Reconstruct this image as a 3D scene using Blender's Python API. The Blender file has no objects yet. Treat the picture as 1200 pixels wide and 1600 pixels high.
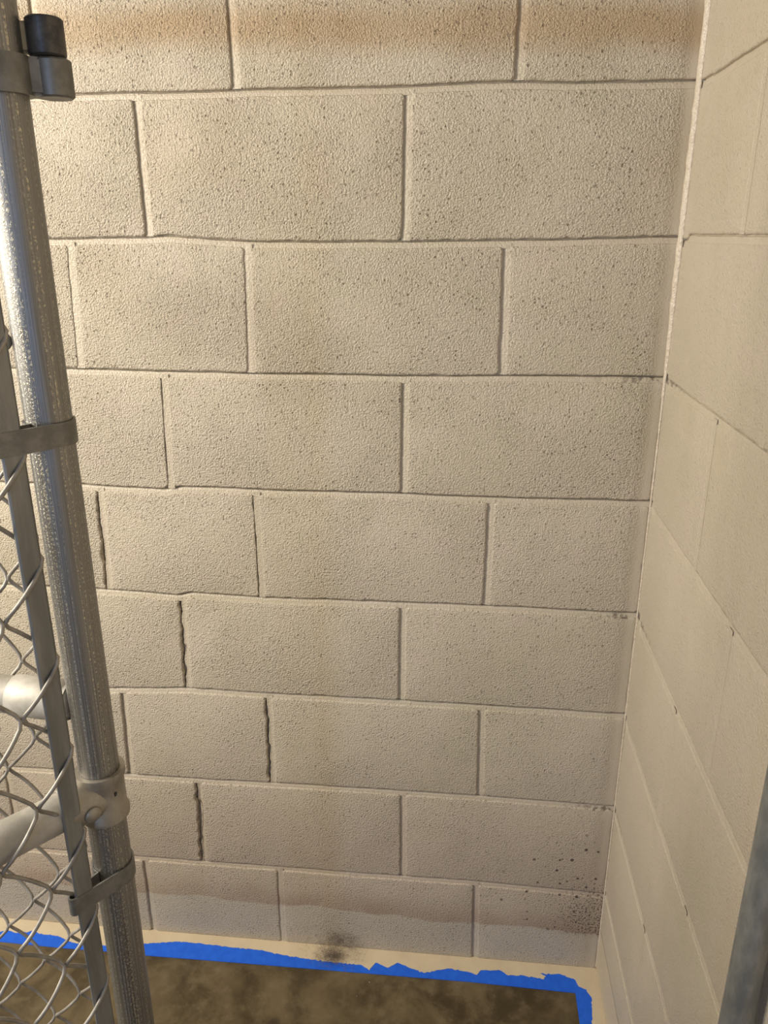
import bpy, bmesh, math, random
from mathutils import Vector, Matrix, noise

scn = bpy.context.scene
COL = scn.collection

# ---------------------------------------------------------------- camera
R_ = Vector((0.99502433, 0.09962792, -0.00093008))
U_ = Vector((-0.03225657, 0.33096366, 0.94309203))
F_ = Vector((-0.09426612, 0.93836951, -0.33253055))
cam_d = bpy.data.cameras.new('camera')
cam = bpy.data.objects.new('camera', cam_d)
COL.objects.link(cam)
cam.matrix_world = Matrix(((R_.x, U_.x, -F_.x, -0.311877),
                           (R_.y, U_.y, -F_.y, -1.252354),
                           (R_.z, U_.z, -F_.z, 1.426926),
                           (0, 0, 0, 1)))
cam_d.sensor_fit = 'VERTICAL'
cam_d.sensor_height = 36.0
cam_d.lens = 36.0 * 1229.11 / 1600.0
cam_d.clip_start = 0.02
scn.camera = cam

# ---------------------------------------------------------------- world, lamps, exposure
w = bpy.data.worlds.new('room_ambient')
scn.world = w
w.use_nodes = True
w.node_tree.nodes['Background'].inputs[0].default_value = (1.0, 0.92, 0.81, 1)
w.node_tree.nodes['Background'].inputs[1].default_value = 0.26


def area(name, loc, target, sx, sy, power, col, spread=180):
    l = bpy.data.lights.new(name, 'AREA')
    l.shape = 'RECTANGLE'
    l.size, l.size_y = sx, sy
    l.energy = power
    l.color = col
    l.spread = math.radians(spread)
    o = bpy.data.objects.new(name, l)
    o.location = loc
    o.rotation_euler = (Vector(target) - Vector(loc)).to_track_quat('-Z', 'Y').to_euler()
    COL.objects.link(o)
    return o


area('left_area_light', (-1.92, -0.96, 1.76), (-0.40, -0.15, 0.9), 0.8, 1.1, 54, (1.0, 0.93, 0.80))  # unseen area lamp at left, placed to fit the wall's brightness falloff
area('cool_stripe_light', (-0.95, -3.6, 1.45), (-0.65, -0.6, 1.2), 0.20, 1.9, 15, (0.40, 0.60, 1.0))  # unseen narrow cool lamp, added for the blue stripe on the gate post

vs = scn.view_settings
vs.view_transform = 'Standard'
vs.look = 'None'
vs.gamma = 1
vs.use_curve_mapping = False
vs.exposure = 0.0


# ---------------------------------------------------------------- node helpers
class NT:
    def __init__(s, name):
        s.m = bpy.data.materials.new(name)
        s.m.use_nodes = True
        s.t = s.m.node_tree
        s.b = s.t.nodes['Principled BSDF']

    def n(s, typ, **kw):
        nd = s.t.nodes.new(typ)
        for k, v in kw.items():
            if k.startswith('i_'):
                key = k[2:]
                nd.inputs[int(key) if key.isdigit() else key.replace('_', ' ')].default_value = v
            else:
                setattr(nd, k, v)
        return nd

    def l(s, a, b):
        s.t.links.new(a, b)

    def math(s, op, a, b=None, c=None, clamp=False):
        nd = s.t.nodes.new('ShaderNodeMath')
        nd.operation = op
        nd.use_clamp = clamp
        for i, v in enumerate((a, b, c)):
            if v is None:
                continue
            if isinstance(v, (int, float)):
                nd.inputs[i].default_value = v
            else:
                s.l(v, nd.inputs[i])
        return nd.outputs[0]

    def step(s, v, lo, hi, a=0.0, b=1.0):
        nd = s.n('ShaderNodeMapRange', interpolation_type='SMOOTHSTEP')
        s.l(v, nd.inputs[0])
        for i, q in zip((1, 2, 3, 4), (lo, hi, a, b)):
            nd.inputs[i].default_value = q
        return nd.outputs[0]

    def mix(s, fac, a, b):
        nd = s.t.nodes.new('ShaderNodeMix')
        nd.data_type = 'RGBA'
        for sock, v in ((nd.inputs[0], fac), (nd.inputs[6], a), (nd.inputs[7], b)):
            if isinstance(v, (int, float)):
                sock.default_value = v
            elif isinstance(v, tuple):
                sock.default_value = (*v, 1)
            else:
                s.l(v, sock)
        return nd.outputs[2]

    def noise(s, vec, scale, detail=2.0, rough=0.5, dist=0.0):
        nd = s.n('ShaderNodeTexNoise')
        nd.inputs['Scale'].default_value = scale
        nd.inputs['Detail'].default_value = detail
        nd.inputs['Roughness'].default_value = rough
        nd.inputs['Distortion'].default_value = dist
        s.l(vec, nd.inputs['Vector'])
        return nd.outputs['Fac']

    def vscale(s, vec, sc):
        nd = s.n('ShaderNodeVectorMath', operation='MULTIPLY')
        s.l(vec, nd.inputs[0])
        nd.inputs[1].default_value = sc
        return nd.outputs[0]


def gauss(nt, v, mid, half, soft):
    d = nt.math('ABSOLUTE', nt.math('SUBTRACT', v, mid))
    return nt.step(d, half, half + soft, 1.0, 0.0)


CH0 = 0.2032
PAINT = (0.56, 0.488, 0.385)


def wall_paint(name, rough_amt, is_block, right=False):
    nt = NT(name)
    geo = nt.n('ShaderNodeNewGeometry')
    pos = geo.outputs['Position']
    sep = nt.n('ShaderNodeSeparateXYZ')
    nt.l(pos, sep.inputs[0])
    X, Y, Z = sep.outputs
    big = nt.noise(pos, 3.0, 3)
    mid = nt.noise(pos, 22.0, 3)
    col = nt.mix(nt.step(big, 0.35, 0.7), PAINT, (0.52, 0.455, 0.34))
    col = nt.mix(nt.math('MULTIPLY', nt.step(mid, 0.4, 0.75), 0.35), col, (0.59, 0.495, 0.42))
    if not right:
        # old brown smear along the second course and another just above the floor
        wob = nt.math('ADD', Z, nt.math('MULTIPLY', nt.math('SUBTRACT', nt.noise(pos, 8, 3), 0.5), 0.035))
        slant = nt.math('MULTIPLY', X, -0.018)
        wz = nt.math('SUBTRACT', wob, slant)
        top = gauss(nt, wz, 1.692, 0.006, 0.040)
        top = nt.math('MULTIPLY', top, nt.math('ADD', 0.45, nt.noise(nt.vscale(pos, (1, 1, .3)), 9.0, 3)))
        col = nt.mix(nt.math('MULTIPLY', top, 0.8, clamp=True), col, (0.42, 0.29, 0.165))
        # slightly dirty zones on the upper blocks
        dz = nt.math('MULTIPLY', nt.step(Z, 1.15, 1.55), nt.step(nt.noise(pos, 5.5, 2), 0.45, 0.7))
        col = nt.mix(nt.math('MULTIPLY', dz, 0.25), col, (0.48, 0.37, 0.24))
        sm = nt.n('ShaderNodeVectorMath', operation='DISTANCE')  # separately, two soft darker patches side by side on the wall
        sm.inputs[1].default_value = (-0.62, 0, 1.285)
        nt.l(pos, sm.inputs[0])
        sm2 = nt.n('ShaderNodeVectorMath', operation='DISTANCE')
        sm2.inputs[1].default_value = (-0.76, 0, 1.31)
        nt.l(pos, sm2.inputs[0])
        sg = nt.math('MAXIMUM', nt.step(sm.outputs['Value'], 0.02, 0.15, 1, 0),
                     nt.step(sm2.outputs['Value'], 0.01, 0.11, 1, 0))
        col = nt.mix(nt.math('MULTIPLY', sg, 0.22), col, (0.30, 0.235, 0.17))
        low = nt.math('MULTIPLY', nt.step(wz, 0.088, 0.094), nt.step(wz, 0.10, 0.175, 1, 0))
        low = nt.math('MULTIPLY', low, nt.math('ADD', 0.25, nt.noise(pos, 12, 3)))
        low = nt.math('MULTIPLY', low, nt.step(Z, 0.0, 0.2, 1.25, 0.8))
        col = nt.mix(nt.math('MULTIPLY', low, 0.62, clamp=True), col, (0.24, 0.13, 0.085))
        pink = nt.math('MULTIPLY', nt.step(Z, 0.09, 0.2), nt.step(Z, 0.22, 0.55, 1, 0))
        col = nt.mix(nt.math('MULTIPLY', pink, 0.35), col, (0.42, 0.31, 0.25))
        # mould speckle in the lower corner
        dx = nt.math('MULTIPLY', nt.math('ADD', X, 0.005), 1.0)
        dzz = nt.math('MULTIPLY', nt.math('SUBTRACT', Z, 0.135), 1.05)
        r = nt.math('SQRT', nt.math('ADD', nt.math('MULTIPLY', dx, dx), nt.math('MULTIPLY', dzz, dzz)))
        dens = nt.step(r, 0.03, 0.20, 1, 0)
        dens = nt.math('MULTIPLY', dens, nt.step(wz, 0.075, 0.09))
        sp = nt.noise(pos, 260, 3, 0.65)
        thr = nt.math('SUBTRACT', 0.74, nt.math('MULTIPLY', dens, 0.22))
        spk = nt.step(nt.math('SUBTRACT', sp, thr), 0.0, 0.05)
        vm = nt.n('ShaderNodeTexVoronoi')
        vm.inputs['Scale'].default_value = 80
        nt.l(pos, vm.inputs['Vector'])
        vmc = nt.n('ShaderNodeSeparateColor')
        nt.l(vm.outputs['Color'], vmc.inputs[0])
        big_r = nt.math('MULTIPLY', nt.math('SUBTRACT', vmc.outputs[1], 0.55), 0.62)
        bigd = nt.step(nt.math('SUBTRACT', big_r, vm.outputs['Distance']), -0.03, 0.03)
        spread = nt.step(r, 0.04, 0.30, 1, 0)
        bigd = nt.math('MULTIPLY', bigd, nt.math('MULTIPLY', nt.step(spread, 0.05, 0.45), nt.step(wz, 0.08, 0.095)))
        spk = nt.math('MAXIMUM', nt.math('MULTIPLY', spk, nt.step(dens, 0.02, 0.3)), bigd)
        col = nt.mix(nt.math('MULTIPLY', dens, 0.22), col, (0.24, 0.16, 0.12))
        col = nt.mix(nt.math('MULTIPLY', spk, 0.85), col, (0.045, 0.027, 0.02))
        low_grey = nt.step(wz, 0.088, 0.094, 1, 0)
        col = nt.mix(nt.math('MULTIPLY', low_grey, 0.4), col, (0.44, 0.395, 0.345))
    # dirt caught in the bed joints close to the corner
    near = nt.step(Y if right else X, -0.13, -0.02)
    md = nt.math('PINGPONG', nt.math('ADD', Z, 0.004 if right else 0.006), CH0)
    line = nt.math('MULTIPLY', nt.step(md, 0.0035, 0.0065, 1, 0), nt.step(Z, 1.26, 1.30, 1, 0))
    dirt = nt.math('MULTIPLY', nt.math('MULTIPLY', line, near), nt.step(nt.noise(pos, 75, 3, 0.7), 0.46, 0.60))
    col = nt.mix(nt.math('MULTIPLY', dirt, 0.75), col, (0.09, 0.06, 0.045))
    if right:
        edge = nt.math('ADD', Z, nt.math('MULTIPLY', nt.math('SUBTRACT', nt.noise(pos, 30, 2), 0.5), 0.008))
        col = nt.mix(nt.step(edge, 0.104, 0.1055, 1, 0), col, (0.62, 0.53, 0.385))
        crk = nt.math('MULTIPLY', gauss(nt, edge, 0.1055, 0.0008, 0.0016), nt.step(Y, -0.9, -0.1, 0.35, 1))  # dirty crack line with its shadow painted in as dark colour, no recess
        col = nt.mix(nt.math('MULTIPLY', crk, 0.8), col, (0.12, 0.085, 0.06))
    # pits and stipple
    n0 = nt.noise(pos, 150, 2, 0.55, 0.3)
    n1 = nt.noise(pos, 330, 2, 0.55, 0.2)
    n2 = nt.noise(pos, 620, 2, 0.5)
    v = nt.n('ShaderNodeTexVoronoi')
    v.inputs['Scale'].default_value = 170
    nt.l(pos, v.inputs['Vector'])
    vc = nt.n('ShaderNodeSeparateColor')
    nt.l(v.outputs['Color'], vc.inputs[0])
    size = nt.math('MULTIPLY', nt.math('SUBTRACT', vc.outputs[0], 0.50), 0.60)
    dots = nt.step(nt.math('SUBTRACT', size, v.outputs['Distance']), -0.05, 0.07)
    pit = nt.math('MAXIMUM', dots, nt.step(n1, 0.655, 0.72))
    amt = nt.math('ADD', 0.72, nt.math('MULTIPLY', nt.step(nt.noise(pos, 7, 2), 0.35, 0.65), 0.45))
    if not right:
        amt = nt.math('MULTIPLY', amt, nt.step(Z, 0.3, 1.45, 0.80, 1.2))
        amt = nt.math('MULTIPLY', amt, nt.step(X, -0.035, -0.012, 1.0, 0.12))
    h = nt.math('ADD', nt.math('MULTIPLY', n0, 0.30), nt.math('MULTIPLY', n2, 0.30))
    h = nt.math('ADD', h, nt.math('MULTIPLY', n1, 1.0))
    h = nt.math('SUBTRACT', h, nt.math('MULTIPLY', pit, 0.45))
    h = nt.math('MULTIPLY', h, amt)
    if is_block:
        pcol = nt.math('MULTIPLY', nt.math('MULTIPLY', pit, amt), 0.62 if not right else 0.12, clamp=True)
        col = nt.mix(pcol, col, (0.20, 0.14, 0.09))
    bp = nt.n('ShaderNodeBump')
    bp.inputs['Strength'].default_value = rough_amt
    bp.inputs['Distance'].default_value = 0.0042
    nt.l(h, bp.inputs['Height'])
    nt.l(bp.outputs[0], nt.b.inputs['Normal'])
    nt.l(col, nt.b.inputs['Base Color'])
    nt.b.inputs['Roughness'].default_value = 0.36
    nt.b.inputs['Specular IOR Level'].default_value = 0.5
    return nt.m


M_block = wall_paint('beige_painted_block', 0.85, True)
M_mortar = wall_paint('beige_painted_mortar', 0.45, False)
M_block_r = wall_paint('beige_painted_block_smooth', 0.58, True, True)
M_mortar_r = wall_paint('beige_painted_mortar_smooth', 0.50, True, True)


def simple(name, col, rough, metal=0.0, bump=None, var=None, vscale=(1, 1, 1), vs_=40, spec=0.5):
    nt = NT(name)
    geo = nt.n('ShaderNodeNewGeometry')
    pos = nt.vscale(geo.outputs['Position'], vscale)
    if var:
        f = nt.step(nt.noise(pos, vs_, 5, 0.65), 0.35, 0.68)
        nt.l(nt.mix(f, col, var), nt.b.inputs['Base Color'])
    else:
        nt.b.inputs['Base Color'].default_value = (*col, 1)
    nt.b.inputs['Roughness'].default_value = rough
    nt.b.inputs['Metallic'].default_value = metal
    nt.b.inputs['Specular IOR Level'].default_value = spec
    if bump:
        bp = nt.n('ShaderNodeBump')
        bp.inputs['Strength'].default_value = bump[0]
        bp.inputs['Distance'].default_value = bump[2]
        nt.l(nt.noise(pos, bump[1], 4, 0.6), bp.inputs['Height'])
        nt.l(bp.outputs[0], nt.b.inputs['Normal'])
    return nt.m


def galvanized_post():
    nt = NT('galvanized_tube')
    tc = nt.n('ShaderNodeTexCoord')
    pos = tc.outputs['Object']
    sep = nt.n('ShaderNodeSeparateXYZ')
    nt.l(pos, sep.inputs[0])
    ang = nt.math('ARCTAN2', sep.outputs[1], sep.outputs[0])
    cmb = nt.n('ShaderNodeCombineXYZ')
    nt.l(ang, cmb.inputs[0])
    nt.l(nt.math('MULTIPLY', sep.outputs[2], 1.0), cmb.inputs[2])
    cyl = cmb.outputs[0]
    streak = nt.noise(nt.vscale(cyl, (9, 1, 1.2)), 3.0, 5, 0.7)       # long streaks
    dash = nt.noise(nt.vscale(cyl, (5, 1, 260)), 1.6, 3, 0.6)         # short cross marks
    dash_on = nt.step(nt.noise(nt.vscale(cyl, (6.5, 1, 0.7)), 1.5, 3), 0.47, 0.60)
    d = nt.math('MULTIPLY', nt.step(dash, 0.48, 0.62), dash_on)
    col = nt.mix(nt.step(streak, 0.35, 0.68), (0.17, 0.165, 0.16), (0.37, 0.36, 0.345))
    col = nt.mix(nt.math('MULTIPLY', d, 0.8), col, (0.66, 0.60, 0.46))
    nt.l(col, nt.b.inputs['Base Color'])
    nt.b.inputs['Metallic'].default_value = 0.88
    nt.l(nt.step(streak, 0.3, 0.7, 0.30, 0.46), nt.b.inputs['Roughness'])
    bp = nt.n('ShaderNodeBump')
    bp.inputs['Strength'].default_value = 0.35
    bp.inputs['Distance'].default_value = 0.0008
    nt.l(nt.math('ADD', nt.math('MULTIPLY', d, 0.7), streak), bp.inputs['Height'])
    nt.l(bp.outputs[0], nt.b.inputs['Normal'])
    return nt.m


M_post = galvanized_post()
M_rail = simple('galvanized_rail', (0.36, 0.335, 0.29), 0.62, 0.4, (0.2, 60, 0.0005), (0.52, 0.49, 0.44), (1, 1, 1), 30)
M_bar = simple('galvanized_flat_bar', (0.20, 0.20, 0.195), 0.48, 0.75, (0.25, 30, 0.0006), (0.30, 0.30, 0.29), (1, 1, .12), 60)
M_band = simple('dull_zinc_band', (0.17, 0.165, 0.155), 0.5, 0.7, (0.3, 90, 0.0005), (0.25, 0.245, 0.23), (1, 1, 1), 70)
M_cast = simple('cast_zinc_fitting', (0.30, 0.27, 0.225), 0.45, 0.6, (0.3, 60, 0.0008), (0.40, 0.37, 0.32), (1, 1, 1), 50)
M_dark = simple('dark_worn_fitting', (0.055, 0.053, 0.055), 0.42, 0.6, (0.4, 90, 0.001), (0.11, 0.105, 0.10), (1, 1, 1), 90)
M_wire = simple('galvanized_wire', (0.27, 0.245, 0.21), 0.55, 0.55, (0.3, 160, 0.0004), (0.40, 0.37, 0.33), (1, 1, 1), 60)
M_caulk = simple('glossy_caulk', (0.58, 0.49, 0.38), 0.22, 0.0, (0.8, 110, 0.004), (0.62, 0.53, 0.42), (1, 1, 1), 30)
M_tape = simple('blue_masking_tape', (0.008, 0.115, 0.72), 0.5, 0.0, (0.3, 200, 0.0004), (0.012, 0.14, 0.80), (1, 1, 1), 60)
M_border = simple('cream_floor_paint', (0.66, 0.55, 0.38), 0.4, 0.0, (0.4, 70, 0.001), (0.60, 0.49, 0.34), (1, 1, 1), 12)
M_hair = simple('grey_brown_dust', (0.15, 0.115, 0.09), 0.9, 0.0, None, (0.24, 0.19, 0.15), (1, 1, 1), 90)


def floor_mat():
    nt = NT('stained_concrete')
    geo = nt.n('ShaderNodeNewGeometry')
    pos = geo.outputs['Position']
    a = nt.noise(pos, 9, 6, 0.62, 0.6)
    b = nt.noise(pos, 34, 5, 0.6)
    c = nt.noise(pos, 4.0, 2)
    col = nt.mix(nt.step(a, 0.36, 0.66), (0.058, 0.040, 0.017), (0.150, 0.110, 0.055))
    col = nt.mix(nt.math('MULTIPLY', nt.step(b, 0.45, 0.72), 0.4), col, (0.21, 0.165, 0.095))
    col = nt.mix(nt.math('MULTIPLY', nt.step(c, 0.5, 0.7), 0.4), col, (0.10, 0.078, 0.040))
    # round dark drip marks
    v = nt.n('ShaderNodeTexVoronoi')
    v.inputs['Scale'].default_value = 17
    nt.l(pos, v.inputs['Vector'])
    spots = nt.math('MULTIPLY', nt.step(v.outputs['Distance'], 0.20, 0.30, 1, 0), nt.step(nt.noise(pos, 6, 2), 0.5, 0.6))
    col = nt.mix(nt.math('MULTIPLY', spots, 0.65), col, (0.05, 0.033, 0.02))
    sp = nt.step(nt.noise(pos, 140, 1), 0.80, 0.84)
    col = nt.mix(sp, col, (0.6, 0.55, 0.45))
    nt.l(col, nt.b.inputs['Base Color'])
    nt.l(nt.step(a, 0.3, 0.7, 0.30, 0.55), nt.b.inputs['Roughness'])
    bp = nt.n('ShaderNodeBump')
    bp.inputs['Strength'].default_value = 0.3
    bp.inputs['Distance'].default_value = 0.002
    nt.l(b, bp.inputs['Height'])
    nt.l(bp.outputs[0], nt.b.inputs['Normal'])
    return nt.m


M_floor = floor_mat()


# ---------------------------------------------------------------- object helpers
def obj(name, me, mat=None, parent=None, smooth=False):
    if isinstance(me, bmesh.types.BMesh):
        bm = me
        bmesh.ops.recalc_face_normals(bm, faces=bm.faces)
        me = bpy.data.meshes.new(name)
        bm.to_mesh(me)
        bm.free()
    if mat and not me.materials:
        me.materials.append(mat)
    if smooth:
        me.polygons.foreach_set('use_smooth', [True] * len(me.polygons))
    o = bpy.data.objects.new(name, me)
    COL.objects.link(o)
    if parent:
        o.parent = parent
    return o


def tag(o, label=None, cat=None, group=None, kind=None):
    for k, v in (('label', label), ('category', cat), ('group', group), ('kind', kind)):
        if v:
            o[k] = v
    return o


def box(bm, c, s, rot=None):
    m = Matrix.Translation(Vector(c))
    if rot is not None:
        m = m @ rot.to_4x4()
    m = m @ Matrix.Diagonal((*s, 1))
    return bmesh.ops.create_cube(bm, size=1.0, matrix=m)


def tube(bm, pts, rad, seg=10, cap=True):
    """round tube along a polyline with transported frames"""
    pts = [Vector(p) for p in pts]
    rads = rad if isinstance(rad, (list, tuple)) else [rad] * len(pts)
    t0 = (pts[1] - pts[0]).normalized()
    nrm = t0.orthogonal().normalized()
    rings = []
    for i, p in enumerate(pts):
        if i == 0:
            t = t0
        elif i == len(pts) - 1:
            t = (pts[i] - pts[i - 1]).normalized()
        else:
            t = (pts[i + 1] - pts[i - 1]).normalized()
        nrm = (nrm - t * nrm.dot(t)).normalized()
        b = t.cross(nrm)
        rings.append([bm.verts.new(p + (nrm * math.cos(a) + b * math.sin(a)) * rads[i])
                      for a in (2 * math.pi * k / seg for k in range(seg))])
    for a, b in zip(rings, rings[1:]):
        for k in range(seg):
            bm.faces.new((a[k], a[(k + 1) % seg], b[(k + 1) % seg], b[k]))
    if cap:
        bm.faces.new(rings[0][::-1])
        bm.faces.new(rings[-1])


def autosmooth(o, deg=40):
    me = o.data
    bm = bmesh.new()
    bm.from_mesh(me)
    for f in bm.faces:
        f.smooth = True
    for e in bm.edges:
        if len(e.link_faces) == 2 and e.calc_face_angle(0) > math.radians(deg):
            e.smooth = False
    bm.to_mesh(me)
    bm.free()
    return o


def interp(tab, x):
    if x <= tab[0][0]:
        return tab[0][1]
    for (a, va), (b, vb) in zip(tab, tab[1:]):
        if x <= b:
            return va + (vb - va) * (x - a) / (b - a)
    return tab[-1][1]


# ---------------------------------------------------------------- block walls
CH = 0.2032          # course height
JW = 0.0090          # mortar joint width
# bed joints: height error of every joint along the wall (j = joint number from the top, 9 = floor)
BED = {1: [(-.815, -.0007), (-.728, -.0013), (-.623, .0011), (-.529, .0004), (-.437, .0005), (-.346, .003), (-.257, .0047), (-.168, .0016), (-.005, .0019)],
       2: [(-.974, -.001), (-.804, .0017), (-.78, .0035), (-.635, -.0049), (-.437, -.005), (-.199, -.0023), (-.004, .002)],
       3: [(-.972, -.0018), (-.807, -.0035), (-.607, -.0045), (-.412, -.0045), (-.161, -.0006), (-.015, -.0002)],
       4: [(-.965, 0), (-.82, -.004), (-.785, .002), (-.616, .0003), (-.411, .0011), (-.264, -.001), (-.031, -.0001)],
       5: [(-.962, .0034), (-.81, -.0025), (-.79, .004), (-.655, -.0003), (-.442, .0022), (-.267, .0031), (-.049, .0014)],
       6: [(-.966, -.0027), (-.818, .0065), (-.642, .0048), (-.443, .0049), (-.276, .0046), (-.039, .0024)],
       7: [(-.954, .0022), (-.773, .0024), (-.58, .0053), (-.443, .0055), (-.269, .006), (-.007, .0021)],
       8: [(-.957, -.0004), (-.798, -.0007), (-.627, .0004), (-.444, -.0003), (-.262, .0009), (-.006, -.006)],
       9: [(-1, 0.0), (0, 0)]}
BED_R = {1: [(-.052, -.0015), (-.152, -.0036), (-.251, .0001)], 2: [(-.03, .0038), (-.22, .0017), (-.35, -.0024)],
         3: [(-.016, -.003), (-.261, .0011), (-.433, .0045)], 4: [(-.016, -.0068), (-.166, -.0083), (-.288, .001), (-.373, -.0011), (-.525, .0018)],
         5: [(-.023, -.010), (-.263, -.0067), (-.328, -.0026), (-.471, .0037)],
         6: [(-.012, -.0099), (-.078, -.0043), (-.144, -.0001), (-.259, .0052), (-.34, .0012), (-.419, -.0042), (-.517, .0017)],
         7: [(-.011, -.0058), (-.117, .0066), (-.178, 0), (-.385, -.0001)], 8: [(-.026, .0041), (-.115, .0068), (-.175, .0107), (-.234, .0035)], 9: [(-1, 0), (0, 0)]}


def nz(a, b, c=0.0):
    return noise.noise(Vector((a, b, c)))


def build_wall(name, tabs, heads, lo, frame, mat_b, mat_m, rough, style, thick, jdepth):
    """frame(u, depth, z) -> world point, u runs from lo (negative) to 0, depth > 0 is into the wall.
       heads[row] = list of (u_top, u_bottom) of the head joints; style[(row, i)] = (depth factor, crack width)"""
    bm = bmesh.new()
    d0, d1 = 0.012, 0.012 + thick
    vs8 = [bm.verts.new(frame(u, d, z)) for u in (lo, 0.0) for d in (d0, d1) for z in (0.0, 12 * CH)]
    for f in ((0, 1, 3, 2), (4, 6, 7, 5), (0, 4, 5, 1), (2, 3, 7, 6), (0, 2, 6, 4), (1, 5, 7, 3)):
        bm.faces.new([vs8[i] for i in f])
    root = obj(name, bm, mat_m)
    root['kind'] = 'structure'

    def zj(j, u):           # upper edge of the mortar of bed joint j
        off = interp(tabs[j], u) if j in tabs else 0.0
        return (9 - j) * CH + off + 0.0010 * nz(u * 14, j * 3.1, lo)

    mort = bmesh.new()

    def strip(pa, pb):      # pa, pb: two matched world polylines
        A = [mort.verts.new(p) for p in pa]
        B = [mort.verts.new(p) for p in pb]
        for i in range(len(A) - 1):
            mort.faces.new((A[i], A[i + 1], B[i + 1], B[i]))

    for j in range(-2, 9):
        n = int(-lo / 0.008)
        us = [lo + (0 - lo) * i / n for i in range(n + 1)]
        prof = ((0.0022, 2.0), (-0.0007, 1.8), (-0.0020, 0.92), (-JW * 0.6, 0.60), (-JW - 0.003, 0.45))
        lines = [[frame(u, jdepth * dd + 0.0005 * nz(u * 60, j, dz * 900), zj(j, u) + dz + 0.0007 * nz(u * 45, j, dd)) for u in us]
                 for dz, dd in prof]
        for a, b in zip(lines, lines[1:]):
            strip(a, b)
    for row in range(-3, 9):
        hs = heads[row]
        edges = [(lo, lo)] + [h for h in hs] + [(0.0, 0.0)]
        for i, (ut, ub) in enumerate(hs):
            fac, crack = style.get((row, i), (1.0, 0.0))
            n = 26
            zt, zb = zj(row, ut) - JW * 0.5, zj(row + 1, ub) + 0.001
            lines = []
            for q, (du, dd) in enumerate(((-0.0022, 1.0), (0.0016, 0.88), (JW * 0.6, 0.60), (JW + 0.003, 0.42))):
                pl = []
                for k in range(n + 1):
                    t = k / n
                    z = zt + (zb - zt) * t
                    u = ut + (ub - ut) * t + 0.0008 * nz(z * 30, row * 7 + i, lo)
                    dep = jdepth * dd * fac
                    uu = u + du + 0.0006 * nz(z * 70, q, row)
                    if crack and q < 2:
                        wv = max(0.0, 0.6 + 1.4 * nz(z * 14, row * 3 + i, 5) + 0.7 * nz(z * 48, row, i) + 0.9 * nz(z * 150, row, i))
                        end = min(1.0, 6 * t, 6 * (1 - t))
                        if q == 0:
                            uu = u + 0.0002
                            dep = jdepth * dd * fac * 0.6 + 0.010 * min(1, wv * end * crack / 0.003)
                        else:
                            uu = u + crack * wv * end + 0.0006
                            dep = jdepth * 0.5 * min(1.0, fac)
                    pl.append(frame(uu, dep, z))
                lines.append(pl)
            for a, b in zip(lines, lines[1:]):
                strip(a, b)
        for i in range(len(edges) - 1):
            (lt, lb), (rt, rb) = edges[i], edges[i + 1]
            sl = JW if i > 0 else 0.0
            rcrack = style.get((row, i), (1.0, 0.0))[1] if i < len(hs) else 0.0
            lfac = style.get((row, i - 1), (1.0, 0.0))[0] if i > 0 else 1.0
            rfac = style.get((row, i), (1.0, 0.0))[0] if i < len(hs) else 1.0
            seed = row * 13.7 + i * 5.3 + lo
            step_ = 0.0055
            um = (lt + rt) / 2
            pts = []

            def uL(z, zt, zb):
                t = (zt - z) / (zt - zb)
                return lt + (lb - lt) * t + sl

            def uR(z, zt, zb):
                t = (zt - z) / (zt - zb)
                return rt + (rb - rt) * t + 0.0008 * nz(z * 30, row * 7 + i, lo)

            zt0, zb0 = zj(row, um) - JW, zj(row + 1, um)
            hgt, wid = zt0 - zb0, um - lt
            wid = (rt - lt) - sl
            nu, nv = max(6, int(wid / step_)), max(6, int(hgt / step_))

            def at(s, t):   # s 0..1 along, t 0..1 top to bottom
                uu0 = lt + sl + wid * s
                zt = zj(row, uu0) - JW
                zb = zj(row + 1, uu0)
                z = zt + (zb - zt) * t
                a, b = uL(z, zt, zb), uR(z, zt, zb)
                return a + (b - a) * s, z
            per = [(k / nu, 0.0, 0, -1) for k in range(nu)] + [(1.0, k / nv, -1, 0) for k in range(nv)] + \
                  [(1 - k / nu, 1.0, 0, 1) for k in range(nu)] + [(0.0, 1 - k / nv, 1, 0) for k in range(nv)]
            bmb = bmesh.new()
            proud = 0.0007 * nz(seed, 1.3)
            tilt = 0.0012 * nz(seed, 8.8)
            rings = [[], [], [], []]
            for s, t, nu_, nz_ in per:
                u, z = at(s, t)
                # corner rounding
                cs, ct = min(s, 1 - s) * wid, min(t, 1 - t) * hgt
                rr = 0.006
                push = 0.0
                if cs < rr and ct < rr:
                    dx_, dz_ = rr - cs, rr - ct
                    ln = math.hypot(dx_, dz_)
                    push = max(0.0, ln - rr) * (1.0 if rough > .8 else .3)
                amp = rough * (0.75 if t in (0.0,) else 1.0)
                if nu_ == -1 and rcrack > 0.001:
                    amp *= 3.2
                chip = amp * (0.0009 * (1 + nz(u * 120, z * 120, seed)) + 0.0022 * max(0, nz(u * 45, z * 45, seed + 4) - 0.08))
                inx, inz = (nu_ if nu_ else (1 if s < .5 else -1) * (push > 0)), (nz_ if nz_ else (-1 if t < .5 else 1) * (push > 0))
                ln = math.hypot(inx, inz) or 1
                ix, iz = inx / ln, inz / ln
                flush = lfac if nu_ == 1 else (rfac if nu_ == -1 else 1.0)
                edge_drop = 0.0018 * min(1.0, flush + 0.1)
                for r, (ins, dep) in enumerate(((0.0, 0.010), (0.0001, edge_drop), (0.0010, edge_drop * 0.28), (0.0034, 0.0))):
                    e = chip * (1.0 if r else 0.7) + push + ins
                    rings[r].append(bmb.verts.new(frame(u + ix * e, dep - proud + tilt * (s - .5), z + iz * e)))
            N = len(per)
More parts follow.
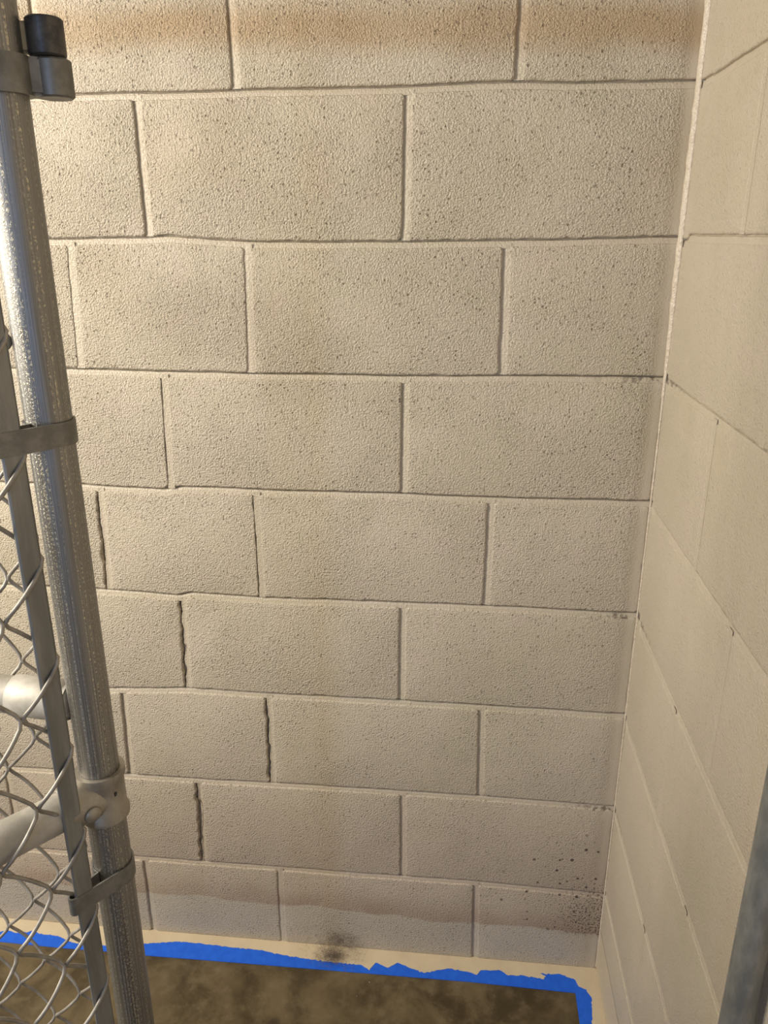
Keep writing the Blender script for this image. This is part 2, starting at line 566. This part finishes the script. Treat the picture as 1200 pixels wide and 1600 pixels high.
            for a, b in zip(rings, rings[1:]):
                for k in range(N):
                    bmb.faces.new((a[k], a[(k + 1) % N], b[(k + 1) % N], b[k]))
            cen = bmb.faces.new(rings[3])
            me = bpy.data.meshes.new('block')
            bmesh.ops.recalc_face_normals(bmb, faces=bmb.faces)
            # make sure the normal faces out of the wall
            out = (frame(0, -1, 0) - frame(0, 0, 0))
            if cen.normal.dot(out) < 0:
                bmesh.ops.reverse_faces(bmb, faces=bmb.faces)
            for f in bmb.faces:
                f.smooth = True
            bmesh.ops.triangulate(bmb, faces=[cen])
            bmb.to_mesh(me)
            bmb.free()
            obj('block', me, mat_b, root)
    mo = obj('mortar', mort, mat_m, root, True)
    return root


L0 = -2.2
odd = [(-2.03, -2.03), (-1.623, -1.623), (-1.216, -1.216)]
heads = {}
even_h = [(-2.16, -2.16), (-1.755, -1.755), (-1.349, -1.349)]
heads[-3] = odd + [(-.81, -.81), (-.408, -.408)]
heads[-2] = even_h + [(-.945, -.945), (-.657, -.657), (-.254, -.254)]
heads[-1] = odd + [(-.81, -.81), (-.408, -.408)]
heads[0] = even_h + [(-.9495, -.9520), (-.6595, -.6573), (-.2512, -.2524)]
heads[1] = odd + [(-.8091, -.8091), (-.4068, -.4101)]
heads[2] = even_h + [(-.939, -.9465), (-.6538, -.6588), (-.2578, -.2552)]
heads[3] = odd + [(-.8061, -.8126), (-.4076, -.4096)]
heads[4] = even_h + [(-.9417, -.9474), (-.6633, -.6628), (-.2630, -.2639)]
heads[5] = odd + [(-.8106, -.8157), (-.4094, -.4107)]
heads[6] = even_h + [(-.9457, -.9522), (-.6611, -.6626), (-.2621, -.2585)]
heads[7] = odd + [(-.8132, -.8178), (-.4058, -.4046)]
heads[8] = even_h + [(-.945, -.945), (-.6592, -.6599), (-.2576, -.2533)]
style = {(2, 3): (0.25, 0), (3, 3): (0.15, 0.0007), (2, 4): (0.45, 0), (4, 3): (0.8, 0.0016), (4, 4): (0.2, 0.0008), (5, 3): (0.8, 0.0042), (6, 3): (1.3, 0),
         (6, 4): (0.9, 0.0030), (7, 3): (1.3, 0.0065), (0, 4): (0.8, 0), (8, 4): (0.6, 0)}
wall_back = build_wall('wall_back', BED, heads, L0, lambda u, d, z: Vector((u, d, z)), M_block, M_mortar, 1.0, style, 0.14, 0.0048)

LR = -2.4
hr = {}
for r in range(-3, 9):
    hr[r] = ([(-2.295, -2.295), (-1.889, -1.889), (-1.483, -1.483), (-1.077, -1.077), (-.67, -.67), (-.268, -.268)] if r % 2 else
             [(-2.05, -2.05), (-1.645, -1.645), (-1.239, -1.239), (-.832, -.832), (-.424, -.424)])
sr = {(r, i): (0.12, 0) for r in hr for i in range(7)}
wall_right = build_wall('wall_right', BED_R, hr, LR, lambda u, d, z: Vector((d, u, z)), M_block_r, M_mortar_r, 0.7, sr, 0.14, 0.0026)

# ---------------------------------------------------------------- floor
bm = bmesh.new()
box(bm, (-1.0, -1.15, -0.05), (2.6, 2.7, 0.1))
floor_o = obj('floor', bm, M_floor)
floor_o['kind'] = 'structure'

# caulk bead running up the corner
bm = bmesh.new()
n = 300
for_prev = None
for k in range(n + 1):
    z = 0.0025 + (12 * CH - 0.01) * k / n
    size = 0.0024 + 0.0048 * max(0, min(1, (z - 1.15) / 0.2)) * (1 if z > 0 else 0)
    size *= 1 + 0.22 * nz(z * 60, 3) + 0.15 * nz(z * 190, 9)
    ring = []
    for q in range(6):
        a = q / 5
        # shallow convex fillet from the back wall to the right wall
        x = -size * (1 - a) - size * 0.12 * math.sin(math.pi * a)
        y = -size * a - size * 0.12 * math.sin(math.pi * a)
        ring.append(bm.verts.new((x + .0002, y + .0002, z)))
    ring.append(bm.verts.new((0.004, 0.004, z)))
    if for_prev:
        for q in range(7):
            bm.faces.new((for_prev[q], for_prev[(q + 1) % 7], ring[(q + 1) % 7], ring[q]))
    else:
        bm.faces.new(ring)
    for_prev = ring
bm.faces.new(for_prev[::-1])
tr = obj('trim_1', bm, M_caulk, None, True)
tr['kind'] = 'structure'

# ---------------------------------------------------------------- tape and painted border on the floor
TAPE_OUT = [(-2.15, -.060), (-1.7, -.0595), (-1.258, -.059), (-1.114, -.061), (-1.016, -.0595), (-.935, -.061), (-.836, -.060), (-.733, -.059), (-.583, -.058), (-.438, -.057),
            (-.255, -.056), (-.049, -.060)]
RAG = [(-1.2722, -.0359), (-1.2583, -.0296), (-1.2395, -.0344), (-1.2133, -.0318), (-1.202, -.0256), (-1.184, -.0322), (-1.1429, -.0331), (-1.105, -.0456), (-1.0735, -.049),
       (-1.009, -.0442), (-.9458, -.0331), (-.8754, -.0212), (-.8062, -.0224), (-.7331, -.0248), (-.6915, -.0254), (-.6487, -.0321), (-.5961, -.0362), (-.5348, -.0394),
       (-.4853, -.039), (-.4739, -.044), (-.4639, -.0505), (-.4588, -.041), (-.4528, -.0312), (-.4266, -.0408), (-.4079, -.0268), (-.38, -.037), (-.3524, -.0454), (-.3031, -.030),
       (-.262, -.034), (-.2442, -.0391), (-.2349, -.0272), (-.1957, -.0239), (-.1806, -.0342), (-.15, -.031), (-.1086, -.0359), (-.104, -.029), (-.118, -.0235), (-.0900, -.0225), (-.0737, -.0207),
       (-.0455, -.0311), (-.0405, -.0454), (-.0265, -.0508), (-.0182, -.0711), (-.0215, -.095), (-.0257, -.1229)]
random.seed(4)


def flat_poly(bm, loop, z0, z1):
    from mathutils.geometry import tessellate_polygon
    tris = tessellate_polygon([[Vector((x, y, 0)) for x, y in loop]])
    lo_ = [bm.verts.new((x, y, z0)) for x, y in loop]
    hi_ = [bm.verts.new((x, y, z1)) for x, y in loop]
    for t in tris:
        try:
            bm.faces.new([hi_[i] for i in t])
            bm.faces.new([lo_[i] for i in t][::-1])
        except ValueError:
            pass
    n_ = len(loop)
    for k in range(n_):
        bm.faces.new((lo_[k], lo_[(k + 1) % n_], hi_[(k + 1) % n_], hi_[k]))


outer = TAPE_OUT + [(-.0505, -.6), (-.051, -1.2), (-.049, -2.2)]
inner = [(-.014, -2.2), (-.014, -1.2), (-.014, -.6), (-.014, -.02), (-2.15, -.020)]
bm = bmesh.new()
flat_poly(bm, outer + inner, 0.0, 0.0012)
tape = obj('masking_tape', bm, M_tape)
tag(tape, 'strip of blue masking tape stuck to the concrete floor, turning at the wall corner', 'tape')

rag = [(-2.15, -.034)]
x = -2.05
while x < -1.3:
    rag.append((x, -.034 - .009 * nz(x * 23, 2)))
    x += .02
rag += RAG
y = -.15
while y > -2.2:
    rag.append((-.024 + .007 * nz(y * 21, 5), y))
    y -= .02
# little brush teeth between the traced points
fine = []
for (a, b), (c_, d_) in zip(rag, rag[1:]):
    ln = math.hypot(c_ - a, d_ - b)
    m_ = max(1, int(ln / .004))
    for k in range(m_):
        t = k / m_
        j_ = .0 if k == 0 else .0030
        px, py = a + (c_ - a) * t, b + (d_ - b) * t
        tx, ty = (c_ - a) / (ln or 1), (d_ - b) / (ln or 1)
        o_ = j_ * (nz(px * 260, py * 260, 3))
        fine.append((px + ty * o_, py - tx * o_))
fine.append(rag[-1])
bm = bmesh.new()
flat_poly(bm, fine + [(.004, -2.2), (.004, .004), (-2.15, .004)], 0.0002, 0.0020)
border = obj('trim_2', bm, M_border)
border['kind'] = 'structure'

# ---------------------------------------------------------------- fence helpers
PX, PY = -0.62897, -0.68450
P0 = Vector((PX, PY, 0))
RAD = 0.01745
D1 = Vector((-.616, -.788, 0)).normalized()
D2 = Vector((-.997, .080, 0)).normalized()
CAMP = Vector((-0.311877, -1.252354, 0))


def nrm_of(D):
    nn = Vector((D.y, -D.x, 0))
    return nn if nn.dot(CAMP - P0) > 0 else -nn


N1, N2 = nrm_of(D1), nrm_of(D2)


def empty(name, loc):
    e = bpy.data.objects.new(name, None)
    e.location = loc
    COL.objects.link(e)
    return e


def hollow(bm, x, y, z0, z1, r, seg=40):
    rings = []
    for rr, z in ((r * .86, z0), (r, z0), (r, z1), (r * .86, z1)):
        rings.append([bm.verts.new((x + rr * math.cos(2 * math.pi * k / seg), y + rr * math.sin(2 * math.pi * k / seg), z)) for k in range(seg)])
    for a, b in zip(rings, rings[1:] + rings[:1]):
        for k in range(seg):
            bm.faces.new((a[k], a[(k + 1) % seg], b[(k + 1) % seg], b[k]))


def make_post(parent, dx, z0, z1, r=RAD, mat=None, name='post'):
    bm = bmesh.new()
    hollow(bm, 0, 0, 0, z1 - z0, r)
    o = obj(name, bm, mat or M_post, parent)
    o.location = (dx.x, dx.y, z0)
    return autosmooth(o)


def bar_mesh(D, N, s0, s1, z0, z1, th):
    """flat bar with softened long edges"""
    bm = bmesh.new()
    e = th * 0.3
    prof = [(s0 + e, -th / 2), (s1 - e, -th / 2), (s1, -th / 2 + e), (s1, th / 2 - e), (s1 - e, th / 2), (s0 + e, th / 2), (s0, th / 2 - e), (s0, -th / 2 + e)]
    zs = [z0 + (z1 - z0) * k / 24 for k in range(25)]
    rings = []
    for z in zs:
        wv = 0.0006 * nz(z * 5, 1.7)
        rings.append([bm.verts.new(D * (s + wv) + N * (o + wv) + Vector((0, 0, z))) for s, o in prof])
    for a, b in zip(rings, rings[1:]):
        for k in range(8):
            bm.faces.new((a[k], a[(k + 1) % 8], b[(k + 1) % 8], b[k]))
    bm.faces.new(rings[0][::-1])
    bm.faces.new(rings[-1])
    return bm


def band_mesh(D, N, z, hgt, reach, th=0.0016, pr=RAD, off=0.0):
    """closed strap round the post and round the bar"""
    bm = bmesh.new()
    path = []
    r = pr + 0.0004
    for k in range(27):                # front tangent, round the far side, to the back strap
        a = math.radians(90 + (378 - 90) * k / 26)
        path.append((math.cos(a) * r, math.sin(a) * r))
    oc, tip = pr, 0.0032
    for k in range(9):                 # round the bar
        a = -math.pi / 2 + math.pi * k / 8
        path.append((reach - tip + math.cos(a) * tip, oc - 0.0018 + math.sin(a) * tip))
    n_ = len(path)
    rings = []
    for k, (s, o) in enumerate(path):
        a, b = path[k - 1], path[(k + 1) % n_]
        t = Vector((b[0] - a[0], b[1] - a[1])).normalized()
        nn = Vector((t.y, -t.x))
        c = Vector((s, o))
        q = []
        for rr, zz in ((0, -hgt / 2), (th, -hgt / 2), (th, hgt / 2), (0, hgt / 2)):
            v = c + nn * rr
            sag = -0.0 * s
            q.append(bm.verts.new(D * v.x + N * (v.y + off) + Vector((0, 0, z + zz + sag))))
        rings.append(q)
    for k in range(n_):
        a, b = rings[k], rings[(k + 1) % n_]
        for m in range(4):
            bm.faces.new((a[m], a[(m + 1) % 4], b[(m + 1) % 4], b[m]))
    return bm


def wire_mesh(D, N, s0, s1, z0, nlegs, hp, t_, r, phase):
    """one zigzag wire of the fabric: legs away from the post run in front, legs back run behind"""
    bm = bmesh.new()
    pts = []
    z = z0
    for leg in range(nlegs):
        # going upwards: from outer corner up to inner corner (front), inner up to outer (behind)
        front = (leg + phase) % 2 == 0
        a, b = (s1, s0) if front else (s0, s1)
        sg = 1 if front else -1
        K = 8
        for k in range(K):
            u = k / K
            e = u
            off = sg * t_ * (math.sin(math.pi * u) ** 0.8 if 0 < u < 1 else 0)
            # legs bow slightly, corners stay rounded
            bow = 0.0012 * math.sin(math.pi * u)
            s = a + (b - a) * e
            pts.append(D * s + N * off + Vector((0, 0, z + hp * u + bow * (-sg))))
        z += hp
    pts.append(D * (s0 if front else s1) + Vector((0, 0, z)))
    # soften corners
    for _ in range(1):
        pts = [pts[0]] + [pts[i] * .5 + (pts[i - 1] + pts[i + 1]) * .25 for i in range(1, len(pts) - 1)] + [pts[-1]]
    tube(bm, pts, r, 7)
    return bm


def rail_between(a, b, r, mat, name, parent, seg=32):
    bm = bmesh.new()
    tube(bm, [a, a.lerp(b, .5), b], r, seg)
    o = obj(name, bm, mat, parent)
    return autosmooth(o)


# ---------------------------------------------------------------- gate panel that comes towards the viewer
gate = empty('chain_link_gate', P0)
tag(gate, 'galvanized chain-link gate frame at the left, its round post in front of the block wall', 'gate')
Zt = 1.86
ZL = 0.05
post = make_post(gate, Vector((0, 0, 0)), ZL, Zt, RAD, None, 'gate_post')
W1 = 0.74
make_post(gate, D1 * W1, ZL, Zt, RAD, None, 'gate_post')
ZR1 = 0.9455
OFF = 0.0175
for z in (ZR1, Zt - .06, ZL + .07):
    rail_between(D1 * 0.026 + Vector((0, 0, z)), D1 * (W1 - .017) + Vector((0, 0, z)), RAD * 0.98, M_rail, 'rail', gate)
obj('tension_bar', bar_mesh(D1, N1, .0295, .0458, ZL + .04, Zt - .1, .0045), M_bar, gate).location = N1 * OFF
for z in (1.2835, .857, .43, 1.71):
    autosmooth(obj('tension_band', band_mesh(D1, N1, z, .0185, .0500), M_band, gate), 50)


def clamp_band(z, hgt, parent, D, N, name='brace_band'):
    """cast collar with rolled lips, a cup for the rail and a round bolt head"""
    bm = bmesh.new()
    seg = 40
    prof = [(RAD + .0002, -.5), (RAD + .0042, -.5), (RAD + .0046, -.40), (RAD + .0026, -.32), (RAD + .0026, .30), (RAD + .0046, .38), (RAD + .0044, .5), (RAD + .0002, .5)]
    rings = []
    for r, h in prof:
        rings.append([bm.verts.new((r * math.cos(2 * math.pi * k / seg), r * math.sin(2 * math.pi * k / seg), z + h * hgt)) for k in range(seg)])
    for a, b in zip(rings, rings[1:] + rings[:1]):
        for k in range(seg):
            bm.faces.new((a[k], a[(k + 1) % seg], b[(k + 1) % seg], b[k]))
    o = autosmooth(obj(name, bm, M_cast, parent), 60)
    # cup round the end of the rail
    bm = bmesh.new()
    pts, rads = [], []
    for s, r in ((.004, .0190), (.012, .0203), (.026, .0203), (.036, .0200), (.0385, .0192), (.039, .0178)):
        pts.append(D * s + Vector((0, 0, z)))
        rads.append(r)
    tube(bm, pts, rads, 36)
    c = autosmooth(obj('rail_cup', bm, M_cast, o), 70)
    return o


bb = clamp_band(ZR1, .050, gate, D1, N1)


def bolt(parent, loc, axis, r, h, mat, name='bolt_head'):
    bm = bmesh.new()
    ax = Vector(axis).normalized()
    pts, rads = [], []
    for t, rr in ((-.8, .55), (0, .98), (.12, 1), (.45, .86), (.75, .6), (.95, .28), (1.0, .05)):
        pts.append(Vector(loc) + ax * h * t)
        rads.append(r * rr)
    tube(bm, pts, rads, 24)
    return obj(name, bm, mat, parent, True)


bolt(bb, D1 * .0200 + N1 * .0205 + Vector((0, 0, ZR1 - .003)), N1 + Vector((0, 0, -.1)), .0078, .0040, M_cast)
# slot pressed in the collar
bm = bmesh.new()
box(bm, (0, 0, 0), (.0016, .0022, .0075))
cd = (CAMP - P0).normalized()
side = Vector((-cd.y, cd.x, 0))
if side.x < 0:
    side = -side
nn = (cd * .86 + side * .5).normalized()
o = obj('slot', bm, M_dark, bb)
o.location = nn * (RAD + .0020) + Vector((0, 0, ZR1 + .004))
o.rotation_euler = (0, math.radians(18), math.atan2(nn.y, nn.x))

# chain-link fabric, each wire woven beside the next
HP1 = 0.0867 / 2
fab = empty('chain_link_fabric', (0, 0, 0))
fab.parent = gate
H1 = 0.0365
n_legs = 38
mesh_w = None
for k in range(18):
    s0 = .0275 + k * H1
    if mesh_w is None:
        bm = wire_mesh(D1, N1, -.0018, H1 + .0018, 0, n_legs, HP1, .0048, .00185, 0)
        o = obj('wire', bm, M_wire, fab, True)
        mesh_w = o.data
    else:
        o = obj('wire', mesh_w, None, fab)
    # outer corner of wire 0 at z = .9560 - n * pitch
    zc = .8865 - 9 * .0867 + (-HP1 if k % 2 else 0)
    o.location = D1 * s0 + N1 * OFF + Vector((0, 0, zc if zc > .06 else zc + .0867))

# hinge at the top of the post
hz = 1.528
hb = bmesh.new()
seg = 40
prof = [(RAD + .0002, -.5), (RAD + .0038, -.5), (RAD + .0042, -.3), (RAD + .0042, .35), (RAD + .0036, .5), (RAD + .0002, .5)]
rings = [[hb.verts.new((r * math.cos(2 * math.pi * k / seg), r * math.sin(2 * math.pi * k / seg), hz + h * .024)) for k in range(seg)] for r, h in prof]
for a, b in zip(rings, rings[1:] + rings[:1]):
    for k in range(seg):
        hb.faces.new((a[k], a[(k + 1) % seg], b[(k + 1) % seg], b[k]))
hinge = autosmooth(obj('hinge', hb, M_band, gate), 60)
HD = side  # screen right of the post
bm = bmesh.new()
rz = Matrix.Rotation(math.atan2(HD.y, HD.x), 3, 'Z')
box(bm, HD * .0225 + Vector((0, 0, hz)), (.016, .019, .0235), rz)
bmesh.ops.bevel(bm, geom=list(bm.edges), offset=.0018, segments=2, affect='EDGES')
autosmooth(obj('hinge_lug', bm, M_band, hinge))


def barrel(c, r, h, mat, name, parent, seg=9, bev=.0022):
    bm = bmesh.new()
    prof = [(r * .35, -.5), (r - bev, -.5), (r, -.5 + bev / h), (r, .5 - bev / h), (r - bev, .5), (r * .35, .5)]
    rings = [[bm.verts.new(c + Vector((rr * math.cos(2 * math.pi * k / seg + .3), rr * math.sin(2 * math.pi * k / seg + .3), hh * h))) for k in range(seg)] for rr, hh in prof]
    for a, b in zip(rings, rings[1:]):
        for k in range(seg):
            bm.faces.new((a[k], a[(k + 1) % seg], b[(k + 1) % seg], b[k]))
    bm.faces.new(rings[0][::-1])
    bm.faces.new(rings[-1])
    return autosmooth(obj(name, bm, mat, parent), 42)


barrel(HD * .0345 + Vector((0, 0, hz)), .0128, .0242, M_band, 'lower_knuckle', hinge, 9, .0012)
barrel(HD * .0325 + Vector((0, 0, hz + .0248)), .0126, .0236, M_dark, 'upper_knuckle', hinge, 16, .0012)
bm = bmesh.new()
box(bm, HD * .021 + cd * (-.004) + Vector((0, 0, hz + .0245)), (.014, .010, .019), rz)
bmesh.ops.bevel(bm, geom=list(bm.edges), offset=.0015, segments=2, affect='EDGES')
autosmooth(obj('hinge_pin', bm, M_rail, hinge))

# bolt of the upper band, seen beside the post
bo = bolt(gate, -side * .0245 - cd * .002 + Vector((0, 0, 1.353)), cd, .0075, .005, M_rail, 'bolt')
bm = bmesh.new()
box(bm, -side * .031 - cd * .010 + Vector((0, 0, 1.357)), (.012, .012, .016), Matrix.Rotation(math.atan2(side.y, side.x), 3, 'Z'))
obj('bolt_nut', bm, M_dark, gate)

# ---------------------------------------------------------------- second panel running along the back
fence = empty('fence_panel', P0 + D2 * .02)
tag(fence, 'second chain-link panel behind the gate post, running away to the left edge', 'fence')
B2 = -D2 * .02
W2 = 0.80
ZR2 = 1.0388
for z in (ZR2, Zt - .06, .40):
    rail_between(D2 * (.018) + B2 + Vector((0, 0, z)), D2 * (W2 - .018) + B2 + Vector((0, 0, z)), RAD * .96, M_rail, 'rail', fence)
bm = bmesh.new()
tube(bm, [D2 * s + B2 + Vector((0, 0, ZR2)) for s in (.0155, .022, .030, .072, .0735)], [.012, .0175, .0186, .0184, .0165], 32)
cup = autosmooth(obj('rail_cup', bm, M_rail, fence), 60)
make_post(fence, B2 + D2 * W2, ZL, Zt, RAD, None, 'fence_post')
obj('tension_bar', bar_mesh(D2, N2, .0385 - .02, .0545 - .02, ZL + .04, Zt - .1, .004), M_bar, fence).location = N2 * -OFF
HP2 = 0.0813 / 2
H2 = .0352
fab2 = empty('chain_link_fabric', (0, 0, 0))
fab2.parent = fence
mesh_w = None
for k in range(22):
    s0 = .0380 - .02 + k * H2
    if mesh_w is None:
        bm = wire_mesh(D2, N2, -.0016, H2 + .0016, 0, 42, HP2, .0045, .0017, 0)
        o = obj('wire', bm, M_wire, fab2, True)
        mesh_w = o.data
    else:
        o = obj('wire', mesh_w, None, fab2)
    zc = .7375 - 7 * .0813 + (-HP2 if k % 2 else 0)
    o.location = D2 * s0 - N2 * OFF + Vector((0, 0, zc if zc > .06 else zc + .0813))

# ---------------------------------------------------------------- wall-side jamb post at the right edge
jamb = empty('jamb_post', (-0.0195, -0.649, 0))
tag(jamb, 'grey galvanized post standing close to the right wall, at the lower right edge', 'post')
bm = bmesh.new()
hollow(bm, 0, 0, 0, 1.06, .0158)
M_jamb = simple('weathered_galvanized', (0.20, 0.205, 0.20), 0.5, 0.6, (0.3, 40, 0.0006), (0.33, 0.33, 0.31), (1, 1, .35), 45)
jt = autosmooth(obj('tube', bm, M_jamb, jamb))
bm = bmesh.new()
bmesh.ops.create_uvsphere(bm, u_segments=28, v_segments=12, radius=.0172, matrix=Matrix.Translation((0, 0, 1.058)) @ Matrix.Diagonal((1, 1, .6, 1)))
obj('cap', bm, M_band, jamb, True)
bm = bmesh.new()
prof = [(.0160, 0), (.034, 0), (.034, .004), (.0185, .006), (.0160, .012)]
# foot flange kept clear of the wall
seg = 28
rings = [[bm.verts.new((min(.0175, r * math.cos(2 * math.pi * k / seg)), r * math.sin(2 * math.pi * k / seg), z)) for k in range(seg)] for r, z in prof]
for a, b in zip(rings, rings[1:] + rings[:1]):
    for k in range(seg):
        bm.faces.new((a[k], a[(k + 1) % seg], b[(k + 1) % seg], b[k]))
autosmooth(obj('foot_flange', bm, M_band, jamb))

# ---------------------------------------------------------------- clump of hair and dust at the foot of the wall
random.seed(11)
bm = bmesh.new()
C0 = Vector((-.545, -.030, .006))
for k in range(520):
    a = random.uniform(0, 2 * math.pi)
    r = abs(random.gauss(0, .018))
    p = C0 + Vector((r * 1.5 * math.cos(a), r * .8 * math.sin(a), abs(random.gauss(0, .005))))
    if random.random() < .35:
        p += Vector((random.uniform(-.01, .035), .024, random.uniform(0, .030) ** 1.0))
    d = Vector((random.gauss(0, 1), random.gauss(0, .6), random.gauss(.15, .5))).normalized()
    pts = [p.copy()]
    for q in range(7):
        d = (d + Vector((random.gauss(0, .5), random.gauss(0, .4), random.gauss(0, .4)))).normalized()
        p = p + d * random.uniform(.002, .0045)
        p.z = max(.0024, p.z)
        p.y = min(-.0008, p.y)
        pts.append(p.copy())
    tube(bm, pts, .00013, 3, False)
hair = obj('dust_clump', bm, M_hair)
tag(hair, 'small tuft of grey-brown hair and dust at the foot of the block wall', 'dust', None, 'stuff')
